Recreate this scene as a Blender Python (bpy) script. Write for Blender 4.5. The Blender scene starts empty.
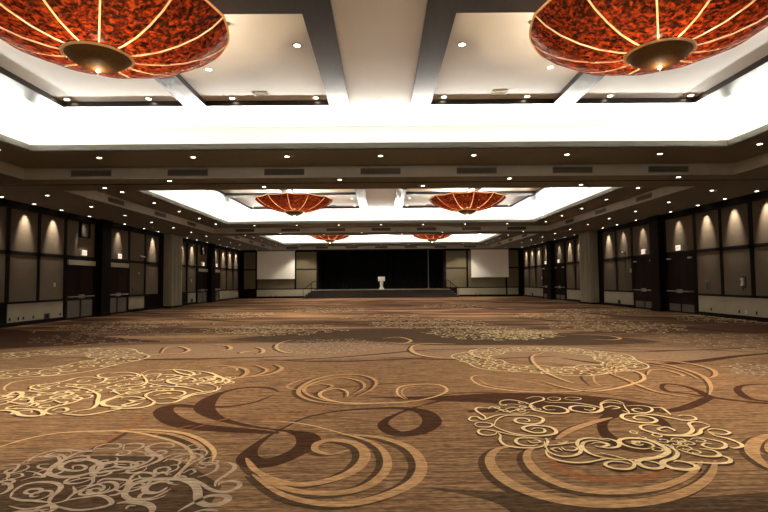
import bpy, math, random
from mathutils import Vector, Matrix
C = bpy.context.scene.collection
random.seed(7)
PI = math.pi
# ------------------------------------------------------------------ render look
sc = bpy.context.scene
sc.view_settings.view_transform = 'Standard'
sc.view_settings.look = 'None'
sc.view_settings.gamma = 1
sc.view_settings.use_curve_mapping = False
sc.view_settings.exposure = 0.75
try:
    sc.cycles.use_denoising = True
    sc.cycles.max_bounces = 8
    sc.cycles.diffuse_bounces = 5
    sc.cycles.sample_clamp_indirect = 6
except Exception:
    pass

# ------------------------------------------------------------------ camera
CAMZ = 1.6
FPX = 500.0
def cam_basis(yaw, p, r):
    F = Vector((-math.sin(yaw)*math.cos(p), math.cos(yaw)*math.cos(p), math.sin(p)))
    R0 = Vector((math.cos(yaw), math.sin(yaw), 0)); U0 = R0.cross(F)
    return F, R0*math.cos(r)-U0*math.sin(r), R0*math.sin(r)+U0*math.cos(r)
CF, CR, CU = cam_basis(-0.005418, 0.0499142, 0.0085)
cd = bpy.data.cameras.new('camera'); cam = bpy.data.objects.new('camera', cd); C.objects.link(cam)
cd.sensor_width = 36; cd.lens = FPX*36/768; cd.clip_end = 300
cam.matrix_world = Matrix(((CR.x, CU.x, -CF.x, 0), (CR.y, CU.y, -CF.y, 0), (CR.z, CU.z, -CF.z, CAMZ), (0, 0, 0, 1)))
sc.camera = cam
def onfloor(px, py):
    """where a line of sight meets the carpet"""
    d = CF*FPX + CR*(px-384) + CU*(256-py)
    t = -CAMZ/d.z
    return (d.x*t, d.y*t)

# ------------------------------------------------------------------ materials
def s2l(c):
    return tuple((x/255/12.92) if x/255 <= .04045 else ((x/255+.055)/1.055)**2.4 for x in c)+(1,)
def mat(name, col, rough=.6, metal=0, spec=.5, emis=None, estr=0, vary=0, vscale=8, stretch=None, bump=0, col2=None):
    m = bpy.data.materials.new(name); m.use_nodes = True
    nt = m.node_tree; b = nt.nodes['Principled BSDF']
    b.inputs['Base Color'].default_value = s2l(col); b.inputs['Roughness'].default_value = rough
    b.inputs['Metallic'].default_value = metal; b.inputs['Specular IOR Level'].default_value = spec
    if emis: b.inputs['Emission Color'].default_value = s2l(emis); b.inputs['Emission Strength'].default_value = estr
    if vary or col2 or bump:
        tc = nt.nodes.new('ShaderNodeNewGeometry'); mp = nt.nodes.new('ShaderNodeMapping'); n = nt.nodes.new('ShaderNodeTexNoise')
        n.inputs['Scale'].default_value = vscale; n.inputs['Detail'].default_value = 5
        if stretch: mp.inputs['Scale'].default_value = stretch
        nt.links.new(tc.outputs['Position'], mp.inputs['Vector']); nt.links.new(mp.outputs['Vector'], n.inputs['Vector'])
        cr = nt.nodes.new('ShaderNodeValToRGB')
        c1 = s2l(col); c2 = s2l(col2) if col2 else tuple(min(1, x*(1+vary)) for x in c1[:3])+(1,)
        c1 = tuple(x*(1-vary) for x in c1[:3])+(1,) if vary else c1
        cr.color_ramp.elements[0].position = .35; cr.color_ramp.elements[1].position = .65
        cr.color_ramp.elements[0].color = c1; cr.color_ramp.elements[1].color = c2
        nt.links.new(n.outputs['Fac'], cr.inputs['Fac']); nt.links.new(cr.outputs['Color'], b.inputs['Base Color'])
        if bump:
            bp = nt.nodes.new('ShaderNodeBump'); bp.inputs['Strength'].default_value = bump; bp.inputs['Distance'].default_value = .01
            nt.links.new(n.outputs['Fac'], bp.inputs['Height']); nt.links.new(bp.outputs['Normal'], b.inputs['Normal'])
    return m
def carpet_mat(name, col, col2, streak=.5, big=None):
    """woven carpet: yarn colour broken up by fine cross-wise streaks of the weave; big = a second tone in long drifts"""
    m = bpy.data.materials.new(name); m.use_nodes = True
    nt = m.node_tree; L = nt.links.new; b = nt.nodes['Principled BSDF']
    b.inputs['Roughness'].default_value = .95; b.inputs['Specular IOR Level'].default_value = .08
    g = nt.nodes.new('ShaderNodeNewGeometry')
    def noise(scale, st, det=2):
        mp = nt.nodes.new('ShaderNodeMapping'); mp.inputs['Scale'].default_value = st
        n = nt.nodes.new('ShaderNodeTexNoise'); n.inputs['Scale'].default_value = scale; n.inputs['Detail'].default_value = det
        L(g.outputs['Position'], mp.inputs['Vector']); L(mp.outputs['Vector'], n.inputs['Vector']); return n.outputs['Fac']
    def ramp(src, p0, p1, c0, c1):
        r = nt.nodes.new('ShaderNodeValToRGB'); e = r.color_ramp.elements
        e[0].position = p0; e[1].position = p1; e[0].color = c0; e[1].color = c1; L(src, r.inputs['Fac']); return r.outputs['Color']
    s1 = noise(1, (2.2, 24, 1), 4); s2 = noise(1, (12, 46, 1), 4)
    base = ramp(s1, .38, .62, s2l(col), s2l(col2))
    if big:
        k = noise(1, (.10, .55, 1), 3)
        mx = nt.nodes.new('ShaderNodeMix'); mx.data_type = 'RGBA'
        f = ramp(k, .44, .50, (0, 0, 0, 1), (1, 1, 1, 1))
        L(f, mx.inputs['Factor']); L(base, mx.inputs['A']); mx.inputs['B'].default_value = s2l(big[0])
        k2 = noise(1, (.14, .9, 2), 3); f2 = ramp(k2, .55, .60, (0, 0, 0, 1), (1, 1, 1, 1))
        # the long drifts belong to the far half of the carpet only
        sep = nt.nodes.new('ShaderNodeSeparateXYZ'); L(g.outputs['Position'], sep.inputs[0])
        mr = nt.nodes.new('ShaderNodeMapRange'); mr.inputs['From Min'].default_value = 12; mr.inputs['From Max'].default_value = 15
        L(sep.outputs['Y'], mr.inputs['Value'])
        a1 = nt.nodes.new('ShaderNodeMath'); a1.operation = 'MULTIPLY'; L(f, a1.inputs[0]); L(mr.outputs[0], a1.inputs[1])
        a2 = nt.nodes.new('ShaderNodeMath'); a2.operation = 'MULTIPLY'; L(f2, a2.inputs[0]); L(mr.outputs[0], a2.inputs[1])
        L(a1.outputs[0], mx.inputs['Factor'])
        m2 = nt.nodes.new('ShaderNodeMix'); m2.data_type = 'RGBA'; L(a2.outputs[0], m2.inputs['Factor'])
        L(mx.outputs['Result'], m2.inputs['A']); m2.inputs['B'].default_value = s2l(big[1]); base = m2.outputs['Result']
    st = ramp(s2, .35, .65, (1-streak,)*3+(1,), (1.1, 1.1, 1.1, 1))
    mu = nt.nodes.new('ShaderNodeMix'); mu.data_type = 'RGBA'; mu.blend_type = 'MULTIPLY'; mu.inputs['Factor'].default_value = 1
    L(base, mu.inputs['A']); L(st, mu.inputs['B']); L(mu.outputs['Result'], b.inputs['Base Color'])
    return m
M = {}
M['low'] = mat('soffit_paint', (112, 111, 106), .75, vary=.04, vscale=3)
M['mid'] = mat('taupe_paint', (114, 112, 104), .7, vary=.04, vscale=3)
M['lip'] = mat('lip_paint', (84, 80, 70), .7)
M['white'] = mat('ceiling_white', (238, 239, 236), .8, vary=.03, vscale=.8)
M['fascia'] = mat('step_lit_paint', (172, 168, 154), .7, vary=.04, vscale=3)  # soffit paint made lighter to show the light falling on the step
M['veneer'] = mat('dark_veneer', (32, 26, 22), .28, vary=.35, vscale=3, stretch=(6, .7, 1))
M['wood'] = mat('wall_wood', (20, 11, 8), .6, spec=.08, vary=.3, vscale=4, stretch=(8, 8, .7))
M['doorwood'] = mat('door_wood', (25, 12, 9), .6, spec=.08, vary=.35, vscale=5, stretch=(8, 8, .6))
M['fabric'] = mat('wall_fabric', (94, 82, 67), .9, spec=.1, vary=.13, vscale=45, stretch=(1, 1, 1.6), bump=.3)
M['backfabric'] = mat('end_wall_fabric', (98, 90, 72), .9, spec=.1, vary=.1, vscale=30)
M['base'] = mat('dado_paint', (152, 145, 124), .6, vary=.06, vscale=2)
M['enddado'] = mat('end_dado_paint', (150, 145, 126), .6)
M['pillar'] = mat('pillar_panel', (150, 144, 124), .6, vary=.07, vscale=2, stretch=(3, 3, .6))
M['kick'] = mat('brushed_steel', (98, 94, 86), .5, metal=.3)
M['steel'] = mat('push_bar_steel', (215, 212, 205), .3, metal=.7)
M['black'] = mat('black_plastic', (18, 17, 16), .5)
M['dark'] = mat('dark_baseboard', (14, 9, 7), .6, spec=.08)
M['whiteplastic'] = mat('white_plastic', (225, 222, 212), .45)
M['grille'] = mat('wall_plate_grey', (70, 60, 52), .5)
M['screen'] = mat('screen_white', (240, 238, 230), .7)
M['curtain'] = mat('black_curtain', (9, 10, 9), .9, spec=.1, vary=.3, vscale=6)
M['stage'] = mat('stage_front', (30, 21, 19), .5, vary=.15, vscale=3)
M['stagetop'] = mat('stage_top', (26, 24, 22), .4)
M['edge'] = mat('stage_edge_metal', (190, 192, 188), .35, metal=.5)
M['lectern'] = mat('lectern_pale', (240, 240, 230), .35)
M['trimring'] = mat('downlight_trim', (170, 162, 150), .5)
M['lamp'] = mat('lamp_lens', (255, 246, 226), .4, emis=(255, 240, 214), estr=9)
M['ventmetal'] = mat('vent_metal', (104, 99, 86), .6)
M['ventdark'] = mat('vent_back', (56, 52, 44), .8)
M['ventlight'] = mat('vent_tan', (164, 150, 122), .6)
M['exit'] = mat('exit_face', (235, 228, 215), .5, emis=(240, 226, 210), estr=.55)
M['exitred'] = mat('exit_letters', (190, 70, 60), .5, emis=(220, 70, 55), estr=.3)
M['led'] = mat('led_strip', (255, 250, 235), .5, emis=(255, 246, 226), estr=2)
M['cap'] = mat('bronze_cap', (88, 60, 26), .7, spec=.2, vary=.15, vscale=30)
M['gold'] = mat('gold_trim', (250, 218, 156), .4, metal=.1)
M['bulb'] = mat('chandelier_bulb', (255, 240, 200), .5, emis=(255, 214, 150), estr=30)
def shade_mat():
    m = bpy.data.materials.new('amber_shade'); m.use_nodes = True; nt = m.node_tree; L = nt.links.new
    for n in list(nt.nodes): nt.nodes.remove(n)
    out = nt.nodes.new('ShaderNodeOutputMaterial'); tc = nt.nodes.new('ShaderNodeTexCoord')
    n1 = nt.nodes.new('ShaderNodeTexNoise'); n1.inputs['Scale'].default_value = 13; n1.inputs['Detail'].default_value = 8; n1.inputs['Distortion'].default_value = .5
    n1.inputs['Roughness'].default_value = .65
    L(tc.outputs['Object'], n1.inputs['Vector'])
    r = nt.nodes.new('ShaderNodeValToRGB'); e = r.color_ramp.elements
    e[0].position = .36; e[0].color = s2l((16, 5, 3)); e[1].position = .68; e[1].color = s2l((150, 56, 14))
    k = e.new(.5); k.color = s2l((62, 15, 5))
    L(n1.outputs['Fac'], r.inputs['Fac'])
    d = nt.nodes.new('ShaderNodeBsdfDiffuse'); t = nt.nodes.new('ShaderNodeBsdfTranslucent'); g = nt.nodes.new('ShaderNodeBsdfGlossy')
    g.inputs['Roughness'].default_value = .25; g.inputs['Color'].default_value = (.8, .7, .6, 1)
    L(r.outputs['Color'], d.inputs['Color']); L(r.outputs['Color'], t.inputs['Color'])
    m1 = nt.nodes.new('ShaderNodeMixShader'); m1.inputs[0].default_value = .6; L(d.outputs[0], m1.inputs[1]); L(t.outputs[0], m1.inputs[2])
    m2 = nt.nodes.new('ShaderNodeMixShader'); m2.inputs[0].default_value = .05; L(m1.outputs[0], m2.inputs[1]); L(g.outputs[0], m2.inputs[2])
    L(m2.outputs[0], out.inputs[0]); return m
def ribmat():
    m = bpy.data.materials.new('frosted_rib'); m.use_nodes = True; nt = m.node_tree; L = nt.links.new
    for n in list(nt.nodes): nt.nodes.remove(n)
    out = nt.nodes.new('ShaderNodeOutputMaterial'); d = nt.nodes.new('ShaderNodeBsdfDiffuse'); t = nt.nodes.new('ShaderNodeBsdfTranslucent')
    d.inputs['Color'].default_value = s2l((245, 215, 170)); t.inputs['Color'].default_value = s2l((255, 228, 185))
    m1 = nt.nodes.new('ShaderNodeMixShader'); m1.inputs[0].default_value = .7; L(d.outputs[0], m1.inputs[1]); L(t.outputs[0], m1.inputs[2]); L(m1.outputs[0], out.inputs[0]); return m
M['shade'] = shade_mat(); M['rib'] = ribmat()

# ------------------------------------------------------------------ mesh helpers
class MB:
    def __init__(s): s.v = []; s.f = []; s.mi = []; s.cur = 0
    def quad(s, a, b, c, d): i = len(s.v); s.v += [a, b, c, d]; s.f.append((i, i+1, i+2, i+3)); s.mi.append(s.cur); return s
    def poly(s, pts): i = len(s.v); s.v += pts; s.f.append(tuple(range(i, i+len(pts)))); s.mi.append(s.cur); return s
    def box(s, x0, x1, y0, y1, z0, z1):
        x0, x1 = min(x0, x1), max(x0, x1); y0, y1 = min(y0, y1), max(y0, y1)
        i = len(s.v)
        s.v += [(x0, y0, z0), (x1, y0, z0), (x1, y1, z0), (x0, y1, z0), (x0, y0, z1), (x1, y0, z1), (x1, y1, z1), (x0, y1, z1)]
        for q in ((0, 3, 2, 1), (4, 5, 6, 7), (0, 1, 5, 4), (1, 2, 6, 5), (2, 3, 7, 6), (3, 0, 4, 7)):
            s.f.append(tuple(i+k for k in q)); s.mi.append(s.cur)
        return s
    def lathe(s, prof, n=24, cx=0, cy=0, cz=0, close=False):
        i0 = len(s.v)
        for r, z in prof:
            for k in range(n): a = 2*PI*k/n; s.v.append((cx+r*math.cos(a), cy+r*math.sin(a), cz+z))
        for j in range(len(prof)-1):
            for k in range(n):
                a = i0+j*n+k; b = i0+j*n+(k+1) % n; s.f.append((a, b, b+n, a+n)); s.mi.append(s.cur)
        if close:
            for j in (0, len(prof)-1):
                s.f.append(tuple(i0+j*n+k for k in range(n))); s.mi.append(s.cur)
        return s
    def tube(s, pts, r, n=8):
        i0 = len(s.v); P = [Vector(p) for p in pts]
        for j, p in enumerate(P):
            t = (P[min(j+1, len(P)-1)]-P[max(j-1, 0)]).normalized(); up = Vector((0, 0, 1)) if abs(t.z) < .9 else Vector((1, 0, 0))
            a = t.cross(up).normalized(); b = t.cross(a)
            for k in range(n): q = 2*PI*k/n; s.v.append(tuple(p+a*math.cos(q)*r+b*math.sin(q)*r))
        for j in range(len(P)-1):
            for k in range(n):
                a = i0+j*n+k; b = i0+j*n+(k+1) % n; s.f.append((a, b, b+n, a+n)); s.mi.append(s.cur)
        s.f.append(tuple(i0+k for k in range(n))); s.mi.append(s.cur)
        s.f.append(tuple(i0+(len(P)-1)*n+k for k in range(n))); s.mi.append(s.cur)
        return s
    def build(s, name, m, parent=None, smooth=False):
        me = bpy.data.meshes.new(name); me.from_pydata(s.v, [], s.f)
        for x in (m if isinstance(m, (list, tuple)) else [m]): me.materials.append(x)
        me.polygons.foreach_set('material_index', s.mi)
        if smooth: me.polygons.foreach_set('use_smooth', [True]*len(s.f))
        me.update()
        o = bpy.data.objects.new(name, me); C.objects.link(o)
        if parent: o.parent = parent
        return o
def tag(o, label=None, cat=None, group=None, kind=None):
    if label: o['label'] = label
    if cat: o['category'] = cat
    if group: o['group'] = group
    if kind: o['kind'] = kind
    return o
def empty(name, loc, rz=0):
    o = bpy.data.objects.new(name, None); C.objects.link(o); o.location = loc; o.rotation_euler = (0, 0, rz); o.empty_display_size = .1
    return o
def copy_tree(o, parent=None):
    c = o.copy(); C.objects.link(c); c.parent = parent
    for ch in list(o.children): copy_tree(ch, c)
    return c
def struct(name, mb, m, label=None):
    o = mb.build(name, m); o['kind'] = 'structure'
    if label: o['label'] = label
    return o

# ------------------------------------------------------------------ room numbers
XW = 13.9; YB = 48.9; YF = -7.0
ZL = 4.71; ZM = 5.05; ZLIP = 5.23; ZC = 5.82; ZR = 5.89; ZBEAM = 5.765
YC = [7.35, 24.2, 41.05]           # centres of the three coffers
LX, LY = 9.15, 5.6                 # cove lip
MX, MY = 10.65, 7.5                # step from taupe soffit down to low soffit
COVE = .5

# ------------------------------------------------------------------ ceiling
c = MB()
c.cur = 0                                           # low soffit
c.box(-XW-.3, -MX, YF, YB, ZL, ZL+.5); c.box(MX, XW+.3, YF, YB, ZL, ZL+.5)
ys = [YF]
for y in YC: ys += [y-MY, y+MY]
ys.append(YB)
for i in range(0, len(ys), 2):
    c.box(-MX, MX, ys[i], ys[i+1], ZL, ZL+.5)
    if i in (2, 4):                                 # movable-partition track groove under the cross beams
        pass
c.cur = 1
for y in YC:                                        # taupe ring and its upstand lip
    c.box(-MX, -LX-COVE, y-MY, y+MY, ZM, ZM+.12); c.box(LX+COVE, MX, y-MY, y+MY, ZM, ZM+.12)
    c.box(-LX-COVE, LX+COVE, y-MY, y-LY-COVE, ZM, ZM+.12); c.box(-LX-COVE, LX+COVE, y+LY+COVE, y+MY, ZM, ZM+.12)
    for s in (-1, 1):
        c.box(s*LX, s*(LX+COVE), y-LY-COVE, y+LY+COVE, ZM, ZM+.03)
        c.box(-LX, LX, y+s*LY, y+s*(LY+COVE), ZM, ZM+.03)
        c.cur = 4
        c.box(s*LX, s*(LX+.05), y-LY-.05, y+LY+.05, ZM+.001, ZLIP)
        c.box(-LX, LX, y+s*LY, y+s*(LY+.05), ZM+.001, ZLIP); c.cur = 1
c.cur = 3
for y in YC:
    for s in (-1, 1):
        c.box(s*(MX-.02), s*MX, y-MY, y+MY, ZL-.001, ZM); c.box(-MX+.02, MX-.02, y+s*(MY-.02), y+s*MY, ZL-.001, ZM)
c.cur = 2
for y in YC:                                        # white cove walls, cove ceiling, centre strip and recessed panels
    for s in (-1, 1):
        c.box(s*(LX+COVE), s*(LX+COVE+.08), y-LY-COVE-.08, y+LY+COVE+.08, ZM+.12, ZR+.1)
        c.box(-LX-COVE, LX+COVE, y+s*(LY+COVE), y+s*(LY+COVE+.08), ZM+.12, ZR+.1)
        c.box(s*8.0, s*(LX+COVE), y-LY-COVE, y+LY+COVE, ZC, ZC+.1)
        c.box(-8.0, 8.0, y+s*4.8, y+s*(LY+COVE), ZC, ZC+.1)
    c.box(-.73, .73, y-4.8, y+4.8, ZC, ZC+.1)
    c.box(-8, 8, y-4.8, y+4.8, ZR, ZR+.1)
ceiling = struct('ceiling', c, [M['low'], M['mid'], M['white'], M['fascia'], M['lip']], 'taupe stepped ceiling with three white backlit coffers')
t = MB()
for yb in ((YC[0]+YC[1])/2, (YC[1]+YC[2])/2):
    t.box(-XW, XW, yb-.15, yb-.09, ZL-.012, ZL+.01)
tr = t.build('partition_track', M['dark'], ceiling)
# veneered beams of each coffer
for i, y in enumerate(YC):
    b = MB()
    for s in (-1, 1):
        b.box(s*.73, s*1.2, y-4.3, y+4.3, ZBEAM, ZR)
        b.box(s*4.12, s*4.62, y-4.3, y+4.3, ZBEAM+.002, ZR)
        b.box(s*7.48, s*8.0, y-4.8, y+4.8, ZBEAM, ZR)
        b.box(s*.73, s*8.0, y-.25, y+.25, ZBEAM+.004, ZR)
        for t2 in (-1, 1): b.box(s*.73, s*7.5, y+t2*4.3, y+t2*4.8, ZBEAM+.001, ZR)
    b.build('coffer_beams', M['veneer'], ceiling)
# cove light strips lying in the trough behind each lip
def area(name, loc, sx, sy, rot, power, col=(1, .95, .86)):
    ld = bpy.data.lights.new(name, 'AREA'); ld.shape = 'RECTANGLE'; ld.size = sx; ld.size_y = sy; ld.energy = power; ld.color = col
    o = bpy.data.objects.new(name, ld); C.objects.link(o); o.location = loc; o.rotation_euler = rot; return o
COVE_P = 22.0     # watts per metre of strip
for i, y in enumerate(YC):
    strip = MB()
    for s in (-1, 1):
        strip.box(s*(LX+.18), s*(LX+.26), y-LY-.2, y+LY+.2, ZM+.03, ZM+.07)
        strip.box(-LX, LX, y+s*(LY+.18), y+s*(LY+.26), ZM+.03, ZM+.07)
        area('cove_light', (s*(LX+.2), y, ZM+.165), .1, 2*LY, (0, PI+s*(-1.1), 0), COVE_P*2*LY)
        area('cove_light', (0, y+s*(LY+.2), ZM+.165), 2*LX, .1, (PI+s*1.1, 0, 0), COVE_P*2*LX)
    strip.build('light_strip', M['led'], ceiling)

# ------------------------------------------------------------------ side walls
BAYS = [('p', 9.0, 10.55), ('p', 10.7, 12.2), ('p', 12.35, 13.85), ('p', 14.0, 15.5), ('p', 15.6, 16.95), ('p', 17.05, 18.5), ('p', 18.7, 20.2), ('p', 20.36, 21.88), ('d', 22.06, 24.2), ('c', 24.3, 25.1), ('d', 25.25, 27.4),
        ('p', 27.62, 29.3), ('p', 29.48, 31.15), ('p', 34.0, 35.55), ('p', 35.8, 37.45), ('d', 37.75, 39.8), ('c', 39.95, 40.85), ('d', 41.0, 42.8),
        ('p', 43.0, 44.75), ('p', 44.95, 46.7), ('p', 46.9, 48.5)]
Z_MID0, Z_MID1 = 2.72, 2.86; Z_TOP = 4.44; Z_LOW = .94
for s, side in ((-1, 'left'), (1, 'right')):
    w = MB(); w.box(s*XW, s*(XW+.3), YF, YB+.3, 0, ZL)
    wall = struct('wall_'+side, w, M['wood'], 'panelled %s side wall of fabric panels in dark wood framing' % side)
    fr = MB()
    X0, X1 = s*XW, s*(XW-.055)
    fr.box(X0, X1, YF, 31.15, Z_MID0, Z_MID1) if False else None
    prev = None
    for k, y0, y1 in BAYS:
        if k == 'p':
            MB().box(s*XW, s*(XW-.03), y0, y1, Z_MID1, Z_TOP).build('fabric_panel', M['fabric'], wall)
            MB().box(s*XW, s*(XW-.03), y0, y1, Z_LOW, Z_MID0).build('fabric_panel', M['fabric'], wall)
            fr.box(X0, X1, y0-.2, y1+.2, Z_MID0, Z_MID1); fr.box(X0, X1, y0-.1, y1+.1, .85, Z_LOW)
            for yy in (y0-.09, y1): fr.box(X0, X1, yy, yy+.09, .86, Z_TOP)
        if k == 'd':
            MB().box(s*XW, s*(XW-.03), y0, y1, Z_MID1, Z_TOP).build('fabric_panel', M['fabric'], wall)
            fr.box(X0, X1, y0-.1, y1+.1, Z_MID0-.02, Z_MID1)
            for yy in (y0-.1, y1): fr.box(X0, X1, yy, yy+.1, 0, Z_TOP)
            if s < 0: MB().box(s*XW, s*(XW-.13), y0+.03, y1-.03, 2.44, 2.66).build('header_trim', M['base'], wall)
        if k == 'c':
            cm = MB(); cm.box(s*XW, s*(XW-.36), y0, y1, 0, ZL-.002); cm.box(s*XW, s*(XW-.40), y0-.06, y1+.06, 4.4, ZL-.001); cm.box(s*XW, s*(XW-.39), y0-.02, y1+.02, 0, .16)
            cm.build('wood_pilaster', M['wood'], wall)
    fr.build('panel_frame', M['wood'], wall)
    # painted dado between the doors, dark crown and baseboard
    dd = [(9.0, 16.95), (18.68, 21.9), (27.62, 29.35), (36.0, 37.45), (43.0, 48.5)] if s < 0 else [(9.0, 21.88), (27.55, 31.15), (34.0, 37.45), (43.0, 48.5)]
    for y0, y1 in dd: MB().box(s*XW, s*(XW-.035), y0, y1, .16, .85).build('dado_panel', M['base'], wall)
    b = MB(); b.box(s*XW, s*(XW-.16), YF, 31.2, Z_TOP+.005, ZL-.001); b.box(s*XW, s*(XW-.16), 33.9, YB, Z_TOP+.005, ZL-.001)
    b.box(s*XW, s*(XW-.2), 22.0, 27.5, Z_TOP+.06, ZL-.002)
    b.build('crown_trim', M['dark'], wall)
    b = MB()
    for y0, y1 in ((YF, 22.0), (27.45, 31.9), (33.75, 37.7), (42.85, YB)): b.box(s*XW, s*(XW-.07), y0, y1, 0, .155)
    bo = b.build('baseboard_'+side, M['dark']); bo['kind'] = 'structure'
    # tall pale pillar
    p = MB(); p.box(s*XW, s*13.42, 31.95, 33.72, .0, ZL-.001)
    for y0, y1 in ((31.99, 32.42), (32.5, 32.98), (33.06, 33.3), (33.36, 33.68)): p.box(s*13.43, s*13.385, y0, y1, .13, 4.66)
    p.box(s*13.86, s*13.5, 31.9, 31.96, .13, 4.66); p.cur = 1; p.box(s*XW, s*13.37, 31.88, 33.76, 0, .11)
    struct('pillar', p, [M['pillar'], M['dark']], 'tall pale grey pillar against the %s panelled wall' % side)

# ------------------------------------------------------------------ doors
def leaf(parent, s, y0, y1, tall_kick, closer, inner):
    X = s*(XW-.045); t_ = s*-1
    o = MB().box(s*XW, X, y0+.008, y1-.008, .02, 2.60 if closer else 2.42).build('door_leaf', M['doorwood'], parent)
    k0, k1 = (.09, .84) if tall_kick else (.09, .42)
    MB().box(X, X+t_*.006, y0+.06, y1-.06, k0, k1).build('kick_plate', M['kick'], o)
    b = MB(); b.box(X+t_*.07, X+t_*.10, y0+.05, y1-.03, .99, 1.035)
    q = y1-.14 if inner > 0 else y0+.05
    b.box(X, X+t_*.11, q, q+.09, .93, 1.1); q = y0+.05 if inner > 0 else y1-.1; b.box(X, X+t_*.10, q, q+.05, .985, 1.04)
    b.build('push_bar', M['steel'], o)
    if closer:
        q = y0+.06 if inner > 0 else y1-.32
        MB().box(X, X+t_*.07, q, q+.26, 2.5, 2.57).build('door_closer', M['steel'], o)
nd = 1
for s, side in ((-1, 'left'), (1, 'right')):
    for j, (y0, y1) in enumerate([(22.06, 24.2), (25.25, 27.4), (37.75, 39.8), (41.0, 42.8)]):
        d = empty('door_%d' % nd, (0, 0, 0)); d['kind'] = 'structure'; nd += 1
        d['label'] = 'dark double doors in the %s wall %s' % (side, ['before the first dark pilaster', 'after the first dark pilaster', 'beyond the pale pillar', 'past the second dark pilaster'][j])
        f = MB(); f.box(s*XW, s*(XW-.06), y0, y0+.06, 0, 2.7); f.box(s*XW, s*(XW-.06), y1-.06, y1, 0, 2.7)
        f.box(s*XW, s*(XW-.06), y0, y1, 2.60 if s > 0 else 2.42, 2.70 if s > 0 else 2.45); f.build('door_frame', M['wood'], d)
        ym = (y0+y1)/2 - (.0)
        leaf(d, s, y0+.06, ym, s < 0, s > 0, 1); leaf(d, s, ym, y1-.06, s < 0, s > 0, -1)

# ------------------------------------------------------------------ back wall, stage opening
w = MB()
w.box(-XW, -6.2, YB, YB+.3, 0, ZL); w.box(6.1, XW, YB, YB+.3, 0, ZL); w.box(-6.2, 6.1, YB, YB+.3, 4.62, ZL)
back = struct('wall_back', w, M['wood'], 'end wall of fabric panels on both sides of the stage opening')
def bp(x0, x1, z0, z1, m='backfabric', n='fabric_panel', d=.04): MB().box(x0, x1, YB-d, YB, z0, z1).build(n, M[m], back)
for s in (-1, 1):
    for a, b_ in ((12.3, 13.4), (6.35, 8.3)):
        bp(s*a, s*b_, 2.86, 4.5); bp(s*a, s*b_, .94, 2.74)
    bp(s*8.5, s*12.1, .94, 4.5)
    bp(s*(7.4 if s > 0 else 6.6), s*12.15, .2, .84, 'enddado', 'dado_panel')
if True:
    bp(12.3, 13.35, .2, .84, 'enddado', 'dado_panel')
b = MB(); b.box(-XW, -6.25, YB-.1, YB, 4.5, ZL-.001); b.box(6.15, XW, YB-.1, YB, 4.5, ZL-.001); b.build('crown_trim', M['dark'], back)
b = MB(); b.box(-XW, -6.5, YB-.07, YB, 0, .16); b.box(6.5, XW, YB-.07, YB, 0, .16); bo = b.build('baseboard_back', M['dark']); bo['kind'] = 'structure'
r = MB(); r.box(-6.5, -6.21, YB+.3, 53.2, 0, 5); r.box(6.11, 6.4, YB+.3, 53.2, 0, 5); r.box(-6.5, 6.4, 53.2, 53.4, 0, 5); r.box(-6.5, 6.4, YB+.3, 53.4, 4.75, 4.9)
struct('wall_stage_recess', r, M['curtain'], 'recess behind the stage opening')
w = MB(); w.box(-XW-.3, XW+.3, YF-.3, YF, 0, ZL); struct('wall_front', w, M['fabric'], 'plain wall behind the viewer')

# ------------------------------------------------------------------ carpet
Sx = {'A': (460, 385, 5.12), 'B': (600, 385, 5.12), 'C': (0, 360, 6.4), 'D': (110, 360, 5.486), 'E': (0, 425, 5.885), 'G': (120, 425, 5.885),
      'H': (150, 370, 2.56), 'I': (468, 410, 2.56), 'J': (0, 300, 3), 'K': (256, 300, 3), 'L': (512, 300, 3), 'M': (410, 340, 3.84), 'N': (590, 340, 4.315), 'P': (0, 0, 1)}
STROKES = []
def ST(fr, lay, w, *pts):
    STROKES.append((fr, lay, w, pts))
CREAM, GREY, TAN, DARK, OLIVE, RUST, PINK, LITE = 6, 5, 4, 3, 1, 2, 7, 8
def P2(fr, p):
    ox, oy, k = Sx[fr]; return onfloor(ox+p[0]/k, oy+p[1]/k)
def catmull(P, n=7):
    out = []; L = len(P)
    for i in range(L-1):
        p0, p1, p2, p3 = P[max(i-1, 0)], P[i], P[i+1], P[min(i+2, L-1)]
        for j in range(n):
            t = j/n
            out.append(tuple(.5*((2*p1[k])+(-p0[k]+p2[k])*t+(2*p0[k]-5*p1[k]+4*p2[k]-p3[k])*t*t+(-p0[k]+3*p1[k]-3*p2[k]+p3[k])*t**3) for k in range(len(p1))))
    out.append(tuple(P[-1])); return out
fl = MB()
def ribbon(P, z, mi, dx=0, dy=0, grow=1):
    """P: (x, y, half width)"""
    fl.cur = mi; i0 = len(fl.v); n = len(P)
    for i, (x, y, w) in enumerate(P):
        a = P[max(i-1, 0)]; b = P[min(i+1, n-1)]
        tx, ty = b[0]-a[0], b[1]-a[1]; l = math.hypot(tx, ty) or 1; tx /= l; ty /= l
        w *= grow
        fl.v.append((x+dx-ty*w, y+dy+tx*w, z)); fl.v.append((x+dx+ty*w, y+dy-tx*w, z))
    for i in range(n-1):
        a = i0+2*i; fl.f.append((a, a+1, a+3, a+2)); fl.mi.append(mi)
WF = {}
def prof(w, t):
    return w*(.10+.90*math.sin(PI*min(1, max(0, t)))**.6)
def lace(c_, c2=None): pass
fl.cur = 0
fl.quad((-XW, YF, 0), (XW, YF, 0), (XW, YB, 0), (-XW, YB, 0))
S = ST
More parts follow.
